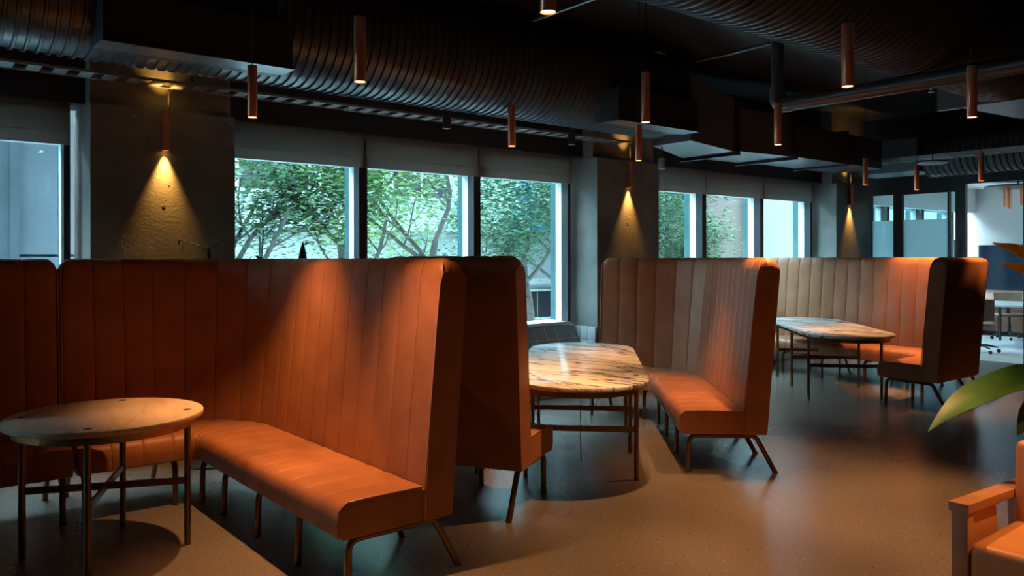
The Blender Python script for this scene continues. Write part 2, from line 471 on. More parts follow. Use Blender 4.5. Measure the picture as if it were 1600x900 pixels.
# ------------------------------------------------------------------ meeting room behind the glass partition
XP = 13.2
struct(box('floor_meeting', M_carpet, XP, 18.2, 1.0, 7.25, -.2, -.001))
struct(box('ceiling_meeting', M_white, XP + .2, 18.2, 1.0, 7.25, 3.0, 3.15))
struct(box('wall_far', M_roomwall, 18.0, 18.2, 1.0, 7.25, 0, 3.0))
struct(box('wall_side', M_white, XP + .15, 18.0, .9, 1.0, 0, 3.0))
struct(box('trim_4', M_white, 13.4, 18.0, 6.93, 7.02, 2.50, 3.0))
struct(box('trim_5', M_frame, XP, XP + .12, 4.30, 7.02, 2.72, ZC))              # dark header over the partition
part = empty('glass_partition', (XP, 5.6, 0)); tagm(part, 'black framed glass partition of the meeting room with frosted lower film', 'partition')
def PB(name, mat, ya, yb, z0, z1, d0=0.0, d1=.08, par=None, bevel=0):
    return box(name, mat, d0, d1, ya-5.6, yb-5.6, z0, z1, par or part, bevel)
PB('post', M_frame, 6.20, 6.345, 0, 2.72)
PB('post', M_frame, 5.225, 5.375, 0, 2.72)
PB('post', M_frame, 4.30, 4.43, 0, 2.72)
PB('post', M_frame, 6.72, 6.76, 0, 2.72)
PB('head_rail', M_frame, 5.375, 6.20, 2.61, 2.72)
PB('head_rail', M_frame, 6.345, 6.72, 2.62, 2.72)
PB('pane', M_clear, 6.345, 6.72, .01, 2.62, .035, .043)
PB('frosted_film', M_film, 6.345, 6.72, .02, 2.19, .046, .048)
PB('pane', M_clear, 5.49, 6.20, .01, 2.61, .035, .043)
PB('frosted_film', M_film, 5.49, 6.20, .02, 2.19, .046, .048)
PB('stile', M_frame, 5.465, 5.49, 0, 2.61)
PB('pane', M_clear, 5.375, 5.465, .01, 2.61, .035, .043)
hd = MB(); hd.tube([(-.07, 5.36-5.6, .75), (-.07, 5.36-5.6, 1.85)], .014)
hd.tube([(-.07, 5.36-5.6, .85), (.01, 5.36-5.6, .85)], .008); hd.tube([(-.07, 5.36-5.6, 1.75), (.01, 5.36-5.6, 1.75)], .008)
hd.build('door_handle', plain('steel', (.55, .56, .57), .3, metal=1), part, smooth=40)
# unseen panel lamp added to brighten the meeting room
pl = empty('added_ceiling_light', (15.4, 3.2, 2.995)); tagm(pl, 'square light panel added out of view to brighten the meeting room', 'ceiling light')
box('frame', M_white, -.62, .62, -.62, .62, -.03, 0, pl); box('diffuser', M_room_fill, -.58, .58, -.58, .58, -.036, -.0305, pl)
# television, credenza, table, chairs
tv = empty('television', (17.99, 6.05, 1.37)); tagm(tv, 'large dark television on the white meeting room wall', 'television')
box('housing', M_frame, -.05, .0, -.78, .80, -.46, .46, tv, .006); box('screen', M_screen, -.054, -.0505, -.765, .785, -.44, .445, tv)
cr = empty('credenza', (17.7, 5.6, 0)); tagm(cr, 'low walnut credenza under the television', 'cabinet')
box('body', M_walnut, -.20, .28, -1.3, 1.38, .08, .70, cr, .004); box('top', M_timber, -.22, .29, -1.32, 1.39, .70, .73, cr, .004)
for i in range(4): box('door', M_walnut, -.222, -.203, -1.28+i*.665, -1.28+i*.665+.645, .10, .68, cr, .003)
box('plinth', M_frame, -.15, .26, -1.25, 1.35, 0, .08, cr)
mt = empty('meeting_table', (16.05, 5.5, 0)); tagm(mt, 'pale meeting table on black legs behind the partition', 'table')
box('tabletop', M_tabletop2, -.75, .75, -1.1, .62, .71, .745, mt, .006)
for sx, sy in ((-.6, -.95), (.6, -.95), (-.6, .48), (.6, .48)): MB().lathe([(.022, 0), (.022, .71)], 10, Matrix.Translation((sx, sy, 0))).build('leg', M_blackmetal, mt, smooth=40)
def office_chair(loc, rz, label):
    e = empty('office_chair', loc, rz); tagm(e, label, 'chair', 'swivel chairs in the meeting room')
    m = MB()
    rings = []
    for i in range(9):
        t = -1 + 2*i/8
        rings.append([Vector((.235*t, -.22-.02*(1-t*t)*2, .56)), Vector((.24*t, -.25-.02*(1-t*t)*2, .88)), Vector((.24*t, -.27-.02*(1-t*t)*2, .885)), Vector((.235*t, -.245-.02*(1-t*t)*2, .55))])
    m.loft(rings); m.build('backrest', M_shell, e, smooth=50)
    MB().prism([(.25*math.copysign(abs(math.cos(a))**.5, math.cos(a)), .24*math.copysign(abs(math.sin(a))**.5, math.sin(a))) for a in [2*PI*k/24 for k in range(24)]], .44, .49, .015).build('seat', M_shell, e, smooth=50)
    MB().box(-.03, .03, -.26, -.10, .43, .60).build('back_bracket', M_blackmetal, e, bevel=.008)
    MB().lathe([(.028, .12), (.028, .3), (.02, .3), (.02, .44)], 12).build('column', M_blackmetal, e, smooth=40)
    for k in range(5):
        a = 2*PI*k/5 + .3
        c, s_ = math.cos(a), math.sin(a)
        lg = MB().tube([(0, 0, .13), (.15*c, .15*s_, .115), (.30*c, .30*s_, .085)], [.022, .018, .012], 8).build('base_leg', M_blackmetal, e, smooth=40)
        Mx = Matrix.Translation((.31*c, .31*s_, .03)) @ Matrix.Rotation(a, 4, 'Z') @ Matrix.Rotation(PI/2, 4, 'X')
        MB().lathe([(.022, -.02), (.03, -.014), (.03, .014), (.022, .02)], 14, Mx).build('castor', M_blackmetal, lg, smooth=40)
    return e
office_chair((14.3, 5.47, 0), R(-70), 'brown swivel chair nearest the opening, at the near end of the meeting table')
office_chair((17.02, 5.95, 0), R(115), 'brown swivel chair on the far side of the meeting table, below the television')
office_chair((15.3, 4.55, 0), R(-15), 'brown swivel chair at the right edge, at the side of the meeting table')
lampc = empty('cluster_pendant', (16.5, 5.62, 2.90)); tagm(lampc, 'round dark ceiling plate with hanging copper tubes in the meeting room', 'lamp')
MB().lathe([(.52, -.03), (.55, -.025), (.55, .0), (.52, .005)], 40).build('ceiling_plate', M_duct, lampc, smooth=40)
MB().lathe([(.02, .0), (.02, .10)], 10).build('stem', M_frame, lampc)
for x, y, d in ((-.16, .16, .36), (-.10, .10, .40), (.02, -.06, .33)):
    t = MB().lathe([(.03, -.03-d), (.035, -.03-d), (.035, -.03), (.03, -.03)], 16, Matrix.Translation((x, y, 0))).build('tube', M_copper, lampc, smooth=40)

# ------------------------------------------------------------------ ducts, trays, pipes under the ceiling
def ribbed(mb, p0, axis, length, r, pitch=.088, seg=30):
    """ribbed round duct along +X or +Y from p0"""
    ax = Vector((1,0,0)) if axis == 'x' else Vector((0,1,0))
    sd = Vector((0,1,0)) if axis == 'x' else Vector((1,0,0))
    n = int(length/pitch); rings = []
    for i in range(n):
        for u, dr in ((0.0, 0), (.62, 0), (.70, .016), (.90, .016)):
            c = Vector(p0) + ax*((i+u)*pitch)
            rings.append([c + (sd*math.cos(2*PI*k/seg) + Vector((0,0,1))*math.sin(2*PI*k/seg))*(r+dr) for k in range(seg)])
    mb.loft(rings)
ZD = 3.33
d1 = empty('ribbed_duct', (0, 5.82, ZD)); tagm(d1, 'long ribbed dark air duct running above the windows', 'air duct', 'ribbed ducts under the ceiling')
m = MB(); ribbed(m, (-5.0, .155, .06), 'x', 11.95, .45, .072); m.build('duct_shell', M_duct, d1, smooth=30)
for x0, x1 in ((-3.4, -2.2), (1.087, 2.31), (5.64, 6.85)):
    rb = box('outlet_box', M_ceiling, x0, x1, -.44, -.10, 2.93-ZD, 3.25-ZD, d1)  # shade put into the box colour, window light into the lighter underside face
    box('outlet_face', M_ductdark, x0-.012, x1+.012, -.452, -.23, 2.92-ZD, 2.929-ZD, rb)
# flat transition pieces at its far end
tr = MB()
def rr(x, y0, y1, z0, z1): return [Vector((x, y0-5.82, z0-ZD)), Vector((x, y1-5.82, z0-ZD)), Vector((x, y1-5.82, z1-ZD)), Vector((x, y0-5.82, z1-ZD))]
tr.loft([rr(6.95, 5.55, 6.10, 2.86, 3.6), rr(8.14, 5.82, 6.62, 2.86, 3.5)]); tr.build('transition', M_ductdark, d1)
box('flange', M_frame, 8.12, 8.17, 5.78-5.82, 6.66-5.82, 2.82-ZD, 3.5-ZD, d1)
tr = MB(); tr.loft([rr(8.17, 5.80, 6.60, 2.87, 3.4), rr(9.15, 5.70, 6.50, 2.87, 3.4)]); tr.build('plenum', M_ductdark, d1)
box('flange', M_frame, 9.15, 9.2, 5.64-5.82, 6.56-5.82, 2.83-ZD, 3.44-ZD, d1)
tr = MB(); tr.loft([rr(9.2, 5.72, 6.48, 2.88, 3.3), rr(11.55, 5.72, 6.48, 2.88, 3.3)]); tr.build('flat_run', M_duct, d1)
box('flange', M_frame, 10.5, 10.54, 5.68-5.82, 6.52-5.82, 2.85-ZD, 3.34-ZD, d1)

d2 = empty('ribbed_duct', (0, 2.60, ZD)); tagm(d2, 'ribbed dark duct crossing the upper right of the picture above the middle pendants', 'air duct', 'ribbed ducts under the ceiling')
m = MB(); ribbed(m, (-5.0, 0, 0), 'x', 12.3, .45, .072); m.build('duct_shell', M_duct, d2, smooth=30)
box('end_flange', M_ductdark, 7.3, 7.36, -.52, .52, -.46, .36, d2)
m = MB(); m.loft([[Vector((7.36, -.45, -.42)), Vector((7.36, .45, -.42)), Vector((7.36, .45, .34)), Vector((7.36, -.45, .34))], [Vector((8.6, -.62, -.42)), Vector((8.6, .30, -.42)), Vector((8.6, .30, .2)), Vector((8.6, -.62, .2))]]); m.build('transition', M_ductdark, d2)
d3 = empty('ribbed_duct', (0, 1.24, ZD)); tagm(d3, 'ribbed dark duct cut off by the top right corner', 'air duct', 'ribbed ducts under the ceiling')
m = MB(); ribbed(m, (-5.0, 0, 0), 'x', 12.3, .45, .072); m.build('duct_shell', M_duct, d3, smooth=30)
d4 = empty('ribbed_duct', (12.35, 0, 3.10)); tagm(d4, 'far ribbed duct running across above the meeting room partition', 'air duct', 'ribbed ducts under the ceiling')
m = MB(); ribbed(m, (0, -1.5, 0), 'y', 6.9, .31, .085, 26); m.build('duct_shell', M_duct, d4, smooth=30)
box('end_plenum', M_ductdark, -.36, .36, 5.42, 6.4, -.24, .25, d4)

def cable_tray(name, label, p0, axis, length, width, pitch, rails=.05):
    e = empty(name, p0); tagm(e, label, 'cable tray', 'ladder cable trays under the ceiling')
    if axis == 'x':
        box('side_rail', M_tray, 0, length, -width/2-.012, -width/2, 0, rails, e); box('side_rail', M_tray, 0, length, width/2, width/2+.012, 0, rails, e)
    else:
        box('side_rail', M_tray, -width/2-.012, -width/2, 0, length, 0, rails, e); box('side_rail', M_tray, width/2, width/2+.012, 0, length, 0, rails, e)
    me = None
    for i in range(int(length/pitch)):
        if me is None:
            rg = MB()
            if axis == 'x': rg.box(0, .085, -width/2, width/2, 0, .012)
            else: rg.box(-width/2, width/2, 0, .085, 0, .012)
            o = rg.build('rung', M_tray, e); me = o.data
        else:
            o = bpy.data.objects.new('rung', me); COL.objects.link(o); o.parent = e
        o.location = (i*pitch+.03, 0, .006) if axis == 'x' else (0, i*pitch+.03, .006)
    for i in range(3):
        t = (i+.5)*length/3
        p = Vector((t, 0, 0)) if axis == 'x' else Vector((0, t, 0))
        MB().tube([p + Vector((0, 0, .05)), p + Vector((0, 0, ZC - p0[2]))], .006, 6).build('hanger_rod', M_frame, e)
    return e
cable_tray('cable_tray', 'galvanised ladder cable tray tucked between the long duct and the windows', (-3.0, 6.49, 2.925), 'x', 9.9, .20, .165, .02)
cable_tray('cable_tray', 'far ladder cable tray running across in front of the far duct', (11.75, -.6, 2.98), 'y', 7.0, .26, .30)

pp = empty('drain_pipe', (5.63, 3.60, 2.795)); tagm(pp, 'grey drain pipe dropping from the slab then running across under the ducts', 'pipe')
m = MB(); m.tube([(0, -.02, 0), (0, -6.8, .0)], .06, 16); m.build('horizontal_run', M_duct, pp, smooth=40)
m = MB(); m.tube([(0, .03, .12), (0, .03, ZC-2.795)], .05, 16); m.build('riser', M_duct, pp, smooth=40)
m = MB(); m.tube(round_poly([(0, -.10, 0), (0, .03, 0), (0, .03, .14)], .09), .064, 16); m.build('elbow', M_duct, pp, smooth=40)
for y in (-1.68, -3.4): MB().tube([(0, y, .04), (0, y, ZC-2.795)], .006, 6).build('hanger_rod', M_frame, pp)

def conduit(label, pts, r=.014):
    e = empty('conduit', pts[0]); tagm(e, label, 'pipe', 'thin conduits on the slab')
    b = Vector(pts[0])
    MB().tube([Vector(p)-b for p in pts], r, 8).build('pipe_run', M_duct, e, smooth=40)
    return e
x5, y5 = C2W(.72, 6.2)
conduit('thin conduit on the dark slab left of the second pendant row', [(4.4, 3.0, 3.62), (4.4, 5.2, 3.62)], .018)
conduit('thin conduit on the dark slab behind the drain riser', [(6.6, 3.0, 3.60), (6.6, 5.2, 3.60)], .016)
def sprinkler(x, y, z, label):
    e = empty('sprinkler', (x, y, ZC)); tagm(e, label, 'sprinkler', 'sprinkler heads under the slab')
    d = z - ZC
    MB().tube([(0, 0, 0), (0, 0, d+.10)], .016, 8).build('drop_pipe', M_frame, e, smooth=40)
    MB().lathe([(.010, d+.02), (.022, d+.06), (.022, d+.11), (.014, d+.12)], 10).build('head', M_tray, e, smooth=40)
    MB().lathe([(.026, d), (.026, d+.004)], 10).build('deflector', M_tray, e)
sprinkler(2.66, 3.28, 3.02, 'sprinkler head hanging near the top edge beside the nearest pendant')
sprinkler(4.55, 3.18, 3.20, 'sprinkler head beside the second duct, left of the drain riser')
sprinkler(4.30, 3.22, 3.30, 'sprinkler head nearest the pendant over the second table')
sprinkler(7.6, 3.3, 3.10, 'small sprinkler head far back under the second duct')
def downlight(x, y, z, h, label, stem=.06, body=None):
    e = empty('spot_fitting', (x, y, z+h)); tagm(e, label, 'spotlight', 'small black unlit spot fittings')
    MB().lathe([(.036, -h+.006), (.040, -h), (.042, -h+.004), (.042, 0), (.03, .004)], 16).build('body', body or M_blackmetal, e, smooth=40)
    MB().lathe([(.033, -h+.002), (.033, -h+.005)], 16).build('lens', M_offlens, e)
    MB().tube([(0, 0, 0), (0, 0, stem)], .01, 8).build('stem', M_blackmetal, e)
downlight(4.24, 6.29, 2.81, .17, 'black spot fitting below the tray above the middle tree window')
downlight(5.86, 6.29, 2.80, .17, 'black spot fitting below the tray beside the pendant above the third tree window')
downlight(4.05, 3.65, 3.74, .10, 'black spot fitting on the slab above the pendant of the second table')
downlight(6.1, 3.42, 3.74, .10, 'black spot fitting right of the drain riser')
downlight(7.05, 6.05, 2.60, .12, 'small pale spot fitting hanging just below the pendant beside the second pillar', .132, M_tray)
dsc = empty('ceiling_disc', (11.2, 4.85, 2.86)); tagm(dsc, 'pale round disc hanging below the far duct', 'wireless disc')
MB().lathe([(.10, -.02), (.17, -.012), (.19, .005), (.17, .025), (.05, .03)], 28).build('disc', M_tray, dsc, smooth=40)
MB().tube([(0, 0, .03), (0, 0, .84)], .008, 6).build('stem', M_frame, dsc)

# ------------------------------------------------------------------ booths
class Path:
    def __init__(s, pts, r):
        dense = round_poly([(x, y, 0) for x, y in pts], r, 14) if len(pts) > 2 else [Vector((x, y, 0)) for x, y in pts]
        s.p = dense; s.c = [0.0]
        for a, b in zip(dense, dense[1:]): s.c.append(s.c[-1] + (b-a).length)
        s.L = s.c[-1]
        t = [(b-a).normalized() for a, b in zip(dense, dense[1:])]
        s.t = [t[0]] + [((t[i-1]+t[i])/2).normalized() for i in range(1, len(t))] + [t[-1]]
    def at(s, u):
        u = min(max(u, 0), s.L)
        for i in range(len(s.c)-1):
            if u <= s.c[i+1] + 1e-9:
                k = (u - s.c[i]) / max(s.c[i+1]-s.c[i], 1e-9)
                return s.p[i].lerp(s.p[i+1], k), s.t[i].lerp(s.t[i+1], k).normalized()
        return s.p[-1], s.t[-1]
    def P(s, u, n, z):
        p, t = s.at(u)
        over = (u - s.L) if u > s.L else (u if u < 0 else 0)
        return Vector((p.x + n*t.y + t.x*over, p.y - n*t.x + t.y*over, z))

Z_SEAT, Z_BOT = .455, .288
def booth(name, label, pts, r, ztop=1.575, chan=.185, group='high-backed leather booths', leg_s=None):
    pa = Path(pts, r); L = pa.L
    base = pa.P(L/2, 0, 0)
    e = empty(name, base); tagm(e, label, 'booth seat', group)
    off = lambda v: v - base
    def drop(u, rad=.055):
        d = min(u, L-u); d = max(d, 0)
        return 0 if d >= rad else rad - math.sqrt(max(rad*rad - (rad-d)**2, 0))
    zt = ztop
    def nin(z): return -.012 - .105*(z-.42)/1.15                      # the inner face leans back
    # shell behind the channels
    us = sorted(set([0, .006, .016, .032, .055] + [L-x for x in (0, .006, .016, .032, .055)] + [L*i/60 for i in range(1, 60)]))
    us = [u for u in us if 0 <= u <= L]
    rings = []
    for u in us:
        d = drop(u)
        rings.append([off(pa.P(u, n, z - (d if z > 1.3 else 0))) for n, z in
            ((-.018, Z_BOT), (nin(1.49)-.012, 1.49), (nin(1.5)-.030, zt-.022), (nin(1.5)-.062, zt-.006), (-.205, zt-.004), (-.245, zt-.018), (-.268, zt-.055), (-.172, Z_BOT))])
    MB().loft(rings).build('back_shell', M_leather, e, smooth=55)
    for u, s_ in ((0, -1), (L, 1)):                                   # flat upholstered end panels
        d = drop(0)
        prof = [(nin(.42)+.004, Z_BOT), (nin(.9)+.004, .9), (nin(1.45)+.003, 1.45), (nin(1.5)-.012, zt-.022-d*.75), (nin(1.5)-.045, zt-.006-d), (-.205, zt-.004-d), (-.245, zt-.018-d), (-.268, zt-.055-d*.6), (-.172, Z_BOT)]
        MB().loft([[off(pa.P(u + s_*q, n, z)) for n, z in prof] for q in (.0008, .010)]).build('end_panel', M_leather, e)
    # back channels
    nb = max(3, round(L/chan))
    for i in range(nb):
        u0, u1 = L*i/nb, L*(i+1)/nb
        rings = []
        tt = [0, .03, .10, .3, .5, .7, .9, .97, 1]
        if i == 0: tt = sorted(set(tt + [.06, .18]))
        if i == nb-1: tt = sorted(set(tt + [.94, .82]))
        for t in tt:
            u = u0 + (u1-u0)*t; u = min(max(u, u0+.0012), u1-.0012)
            q = abs(2*t-1); bl = .0065*(1-q**7) - .002
            d = drop(u)
            fr = [(nin(.42)+bl, .42), (nin(.8)+bl, .8), (nin(1.2)+bl, 1.2), (nin(1.48)+bl, 1.48), (nin(1.5)-.012+bl*.8, zt-.035+bl*.5), (nin(1.5)-.034+bl*.4, zt-.010+bl*.8), (nin(1.5)-.065, zt+.002+bl*.7),
                  (nin(1.5)-.068, zt-.012), (nin(1.5)-.04, zt-.03), (nin(1.46)-.022, 1.46), (nin(.8)-.018, .8), (nin(.42)-.016, .42)]
            rings.append([off(pa.P(u, n, z-(d if z > 1.49 else d*.6 if z > 1.45 else 0))) for n, z in fr])
        MB().loft(rings).build('back_channel', M_leather, e, smooth=55)
    # seat base and seat channels
    rings = [[off(pa.P(u, n, z)) for n, z in ((-.02, Z_BOT), (.43, Z_BOT), (.447, Z_BOT+.03), (.447, Z_SEAT-.03), (.42, Z_SEAT-.014), (-.02, Z_SEAT-.014))] for u in us]
    MB().loft(rings).build('seat_base', M_leather, e, smooth=45)
    for i in range(nb):
        u0, u1 = L*i/nb, L*(i+1)/nb
        rings = []
        for t in (0, .03, .10, .3, .5, .7, .9, .97, 1):
            u = min(max(u0 + (u1-u0)*t, u0+.0012), u1-.0012)
            q = abs(2*t-1); bl = .0065*(1-q**6) - .002
            fr = [(.0, Z_SEAT+bl), (.25, Z_SEAT+.004+bl), (.40, Z_SEAT+.001+bl), (.437+bl*.4, Z_SEAT-.008+bl*.6), (.458+bl*.6, Z_SEAT-.035), (.462+bl*.6, Z_SEAT-.09), (.455, Z_BOT+.012),
                  (.44, Z_BOT+.014), (.444, Z_SEAT-.04), (.42, Z_SEAT-.018), (.0, Z_SEAT-.018)]
            rings.append([off(pa.P(u, n, z)) for n, z in fr])
        MB().loft(rings).build('seat_channel', M_leather, e, smooth=55)
    # piping along both ends
    for u, s_ in ((0, 1), (L, -1)):
        us_ = [u - s_*.008] * 5 + [u + s_*.012, u+s_*.05]
        prof = [(nin(.46)+.006, .47), (nin(.9)+.006, .9), (nin(1.3)+.006, 1.3), (nin(1.48)+.005, 1.46), (nin(1.5)-.005, zt-.085), (nin(1.5)-.02, zt-.028), (nin(1.5)-.05, zt-.004)]
        MB().tube([off(pa.P(a, n, z)) for a, (n, z) in zip(us_, prof)], .0045, 6).build('piping', M_pipe, e, smooth=60)
        MB().tube([off(pa.P(u + s_*.003, n, z)) for n, z in ((.0, Z_SEAT+.003), (.25, Z_SEAT+.006), (.41, Z_SEAT+.003), (.452, Z_SEAT-.03), (.458, Z_SEAT-.08))], .0045, 6).build('piping', M_pipe, e, smooth=60)
    # hoop legs of bent tube
    nl = max(2, round((L-.2)/.56)+1)
    for i in range(nl):
        u = .045 + (L-.09)*i/(nl-1)
        hoop = round_poly([pa.P(u, .39, 0), pa.P(u, .38, Z_BOT-.019), pa.P(u, -.10, Z_BOT-.019), pa.P(u, -.245, 0)], .055, 6)
        MB().tube([off(p) for p in hoop], .018, 10).build('leg', M_bronze, e, smooth=50)
        for n_ in (.39, -.245):
            MB().lathe([(.0195, 0), (.0195, .008)], 10, Matrix.Translation(off(pa.P(u, n_, 0)))).build('foot', M_blackmetal, e)
    return e

booth('leather_booth', 'long tan leather booth in the left foreground curving behind the round table', [(.930, 5.72), (2.05, 5.72), (2.09, 3.32)], .65)
booth('leather_booth', 'dark tan leather booth section at the left edge beyond the seam', [(-1.6, 5.72), (.900, 5.72)], .1)
booth('leather_booth', 'leather booth turned away, its dark back beside the marble table', [(3.18, 3.80), (2.757, 4.533), (4.02, 5.94)], .62, ztop=1.588)
booth('leather_booth', 'leather booth wrapping the right side of the second marble table', [(5.95, 5.96), (6.393, 5.095), (4.93, 3.47)], .62)
booth('leather_booth', 'farthest leather booth, around the third table near the meeting room', [(10.22, 6.86), (10.0, 3.76), (8.46, 3.79)], 1.0)

# ------------------------------------------------------------------ tables
def circle(r, n=64): return [(r*math.cos(2*PI*k/n), r*math.sin(2*PI*k/n)) for k in range(n)]
def stadium(a, w, n=22):
    o = []
    for k in range(n+1):
        t = -PI/2 + PI*k/n; o.append((a + w*math.cos(t), w*math.sin(t)))
    for k in range(n+1):
        t = PI/2 + PI*k/n; o.append((-a + w*math.cos(t), w*math.sin(t)))
    return o
def bar(mb, p, q, w_, h_):
    p, q = Vector(p), Vector(q); t = (q-p).normalized(); s = Vector((-t.y, t.x, 0)).normalized()*w_/2; u = Vector((0,0,h_/2))
    mb.loft([[p-s-u, p+s-u, p+s+u, p-s+u], [q-s-u, q+s-u, q+s+u, q-s+u]])
ZT = .745
t1 = empty('round_table', (.966, 4.713, 0), R(21.5)); tagm(t1, 'round stone-topped table on slim brass legs in front of the nearest booth', 'table', 'stone-topped tables')
MB().prism(circle(.488), ZT-.03, ZT, .006).build('tabletop', M_marble1, t1, smooth=40)
MB().prism(circle(.44), ZT-.075, ZT-.03).build('apron', M_brass, t1, smooth=40)
for sx in (-1, 1):
    for sy in (-1, 1):
        MB().lathe([(.018, 0), (.018, ZT-.03)], 14, Matrix.Translation((sx*.2875, sy*.2875, 0))).build('leg', M_bronze, t1, smooth=40)
        MB().lathe([(.021, ZT-.002), (.021, ZT+.0012)], 16, Matrix.Translation((sx*.2875, sy*.2875, 0))).build('leg_cap', M_blackmetal, t1)
m = MB(); bar(m, (-.28, -.28, .355), (.28, .28, .355), .016, .036); m.build('stretcher', M_bronze, t1)
m = MB(); bar(m, (-.28, .28, .355), (.28, -.28, .355), .016, .036); m.build('stretcher', M_bronze, t1)
def long_table(loc, rz, label):
    e = empty('marble_table', loc, rz); tagm(e, label, 'table', 'stone-topped tables')
    MB().prism(stadium(.91, .475), ZT-.03, ZT, .006).build('tabletop', M_marble, e, smooth=40)
    MB().prism(stadium(.91, .425), ZT-.075, ZT-.03).build('apron', M_bronze, e, smooth=40)
    for x in (-.78, 0, .78):
        for y in (-.395, .395):
            MB().lathe([(.0165, 0), (.0165, ZT-.03)], 14, Matrix.Translation((x, y, 0))).build('leg', M_bronze, e, smooth=40)
        m = MB(); bar(m, (x, -.39, .36), (x, .39, .36), .016, .04); m.build('stretcher', M_bronze, e)
    for x, y in ((-.78, -.395), (-.78, .395), (.78, -.395), (.78, .395)):
        MB().lathe([(.021, ZT-.002), (.021, ZT+.0012)], 16, Matrix.Translation((x, y, 0))).build('leg_cap', M_blackmetal, e)
    return e
t2 = long_table((4.47, 4.69, 0), R(46), 'long oval table with a bold veined marble top beside the dark booth back')
MB().tube([(-.3, 0, ZT-.07), (-.3, .004, .3), (-.3, 0, .0)], .004, 6).build('power_cable', M_blackmetal, t2)
long_table((9.04, 5.18, 0), R(45), 'far oval marble table inside the farthest booth')

# ------------------------------------------------------------------ copper lamps
ZB, PL, PS = 2.412, .308, .88
def make_pendant(top=ZC):
    e = empty('tube_pendant', (0, 0, ZB))
    MB().lathe([(.023, .010), (.0265, .0), (.0278, .002), (.0278, PL-.004), (.0255, PL), (.004, PL+.001)], 28).build('tube', M_copper, e, smooth=35)
    MB().lathe([(.0232, .004), (.0232, .009)], 20).build('lens', M_glow, e)
    MB().tube([(0, 0, PL), (0, 0, top-ZB-.03)], .0035, 6).build('cord', M_blackmetal, e)
    MB().lathe([(.045, top-ZB-.03), (.045, top-ZB)], 18).build('canopy', M_blackmetal, e, smooth=40)
    for nm, en, ang, bl in (('lamp_beam', PEND_W, 66, .9), ('lamp_spill', PEND_W*.03, 108, 1.0)):
        ld = bpy.data.lights.new(nm, 'SPOT'); ld.energy = en; ld.color = LAMP; ld.spot_size = R(ang); ld.spot_blend = bl; ld.shadow_soft_size = .022
        lo = bpy.data.objects.new(nm, ld); COL.objects.link(lo); lo.parent = e; lo.location = (0, 0, -.004)
    return e
pend = [
 (2.02, 2.30, 'nearest copper tube pendant, cut off by the top edge of the picture'),
 (2.025, 3.835, 'large copper tube pendant above the near end of the foreground booth'),
 (1.97, 5.25, 'copper tube pendant above the curve of the foreground booth, left of the tree windows'),
 (4.20, 2.27, 'copper tube pendant high at right, in front of the second duct'),
 (4.20, 3.75, 'copper tube pendant above the near end of the second marble table'),
 (4.20, 5.25, 'copper tube pendant in front of the blinds above the third tree window'),
 (5.79, 2.25, 'copper tube pendant nearest the right edge of the picture'),
 (5.909, 3.807, 'copper tube pendant in front of the elbow of the drain pipe'),
 (5.81, 5.28, 'copper tube pendant beside the lamp of the second pillar'),
 (10.1, 5.22, 'small far copper pendant beside the last pillar'),
 (11.4, 5.15, 'small far copper pendant below the pale ceiling disc'),
 (4.20, .70, 'copper tube pendant over the armchair, just outside the right edge of the picture'),
 (2.02, .70, 'copper tube pendant above the camera, outside the picture'),
 (10.68, 4.045, 'small far copper pendant in front of the ribs of the far duct'),
]
protos = {}
for i, (x, y, lb) in enumerate(pend):
    if 0 in protos: o = copy_tree(protos[0])
    else: o = protos[0] = make_pendant()
    o.location = (x*PS, y*PS, ZB); tagm(o, lb, 'pendant lamp', 'copper tube pendants')

def make_sconce():
    e = empty('wall_lamp', (0, 0, 2.43))
    MB().lathe([(.022, .010), (.0255, 0), (.027, .002), (.027, .315), (.0255, .317), (.022, .307)], 24).build('tube', M_copper, e, smooth=35)
    MB().lathe([(.0215, .008), (.0215, .011)], 18).build('lens', M_glow2, e)
    MB().lathe([(.0215, .306), (.0215, .309)], 18).build('upper_lens', M_glow2, e)
    MB().box(-.012, .012, .0, .034, .22, .26).build('bracket', M_blackmetal, e, bevel=.003)
    MB().tube([(.034, .03, .30), (.034, .03, .50)], .008, 8).build('conduit', M_blackmetal, e, smooth=40)
    for nm, z, rx, en, ang in (('lamp_down', -.004, 0, SCONCE_W, 57), ('lamp_up', .321, PI, SCONCE_W*.25, 80)):
        ld = bpy.data.lights.new(nm, 'SPOT'); ld.energy = en; ld.color = (1, .46, .09); ld.spot_size = R(ang); ld.spot_blend = 1.0; ld.shadow_soft_size = .018
        lo = bpy.data.objects.new(nm, ld); COL.objects.link(lo); lo.parent = e; lo.location = (0, 0, z); lo.rotation_euler = (rx, 0, 0)
    return e
s0 = make_sconce()
for k, lb in enumerate(('copper wall lamp on the broad left pillar throwing a golden cone of light', 'copper wall lamp on the second pillar between the windows', 'small copper wall lamp on the farthest pillar')):
    o = s0 if k == 0 else copy_tree(s0)
    o.location = (1.775 + PER*k - (.0 if k < 2 else .12), 6.586, 2.43); tagm(o, lb, 'wall lamp', 'copper wall lamps on the pillars')

# ------------------------------------------------------------------ armchair
ac = empty('armchair', (3.30, 1.36, 0)); tagm(ac, 'low wooden armchair with caramel leather cushions in the bottom right corner', 'armchair')
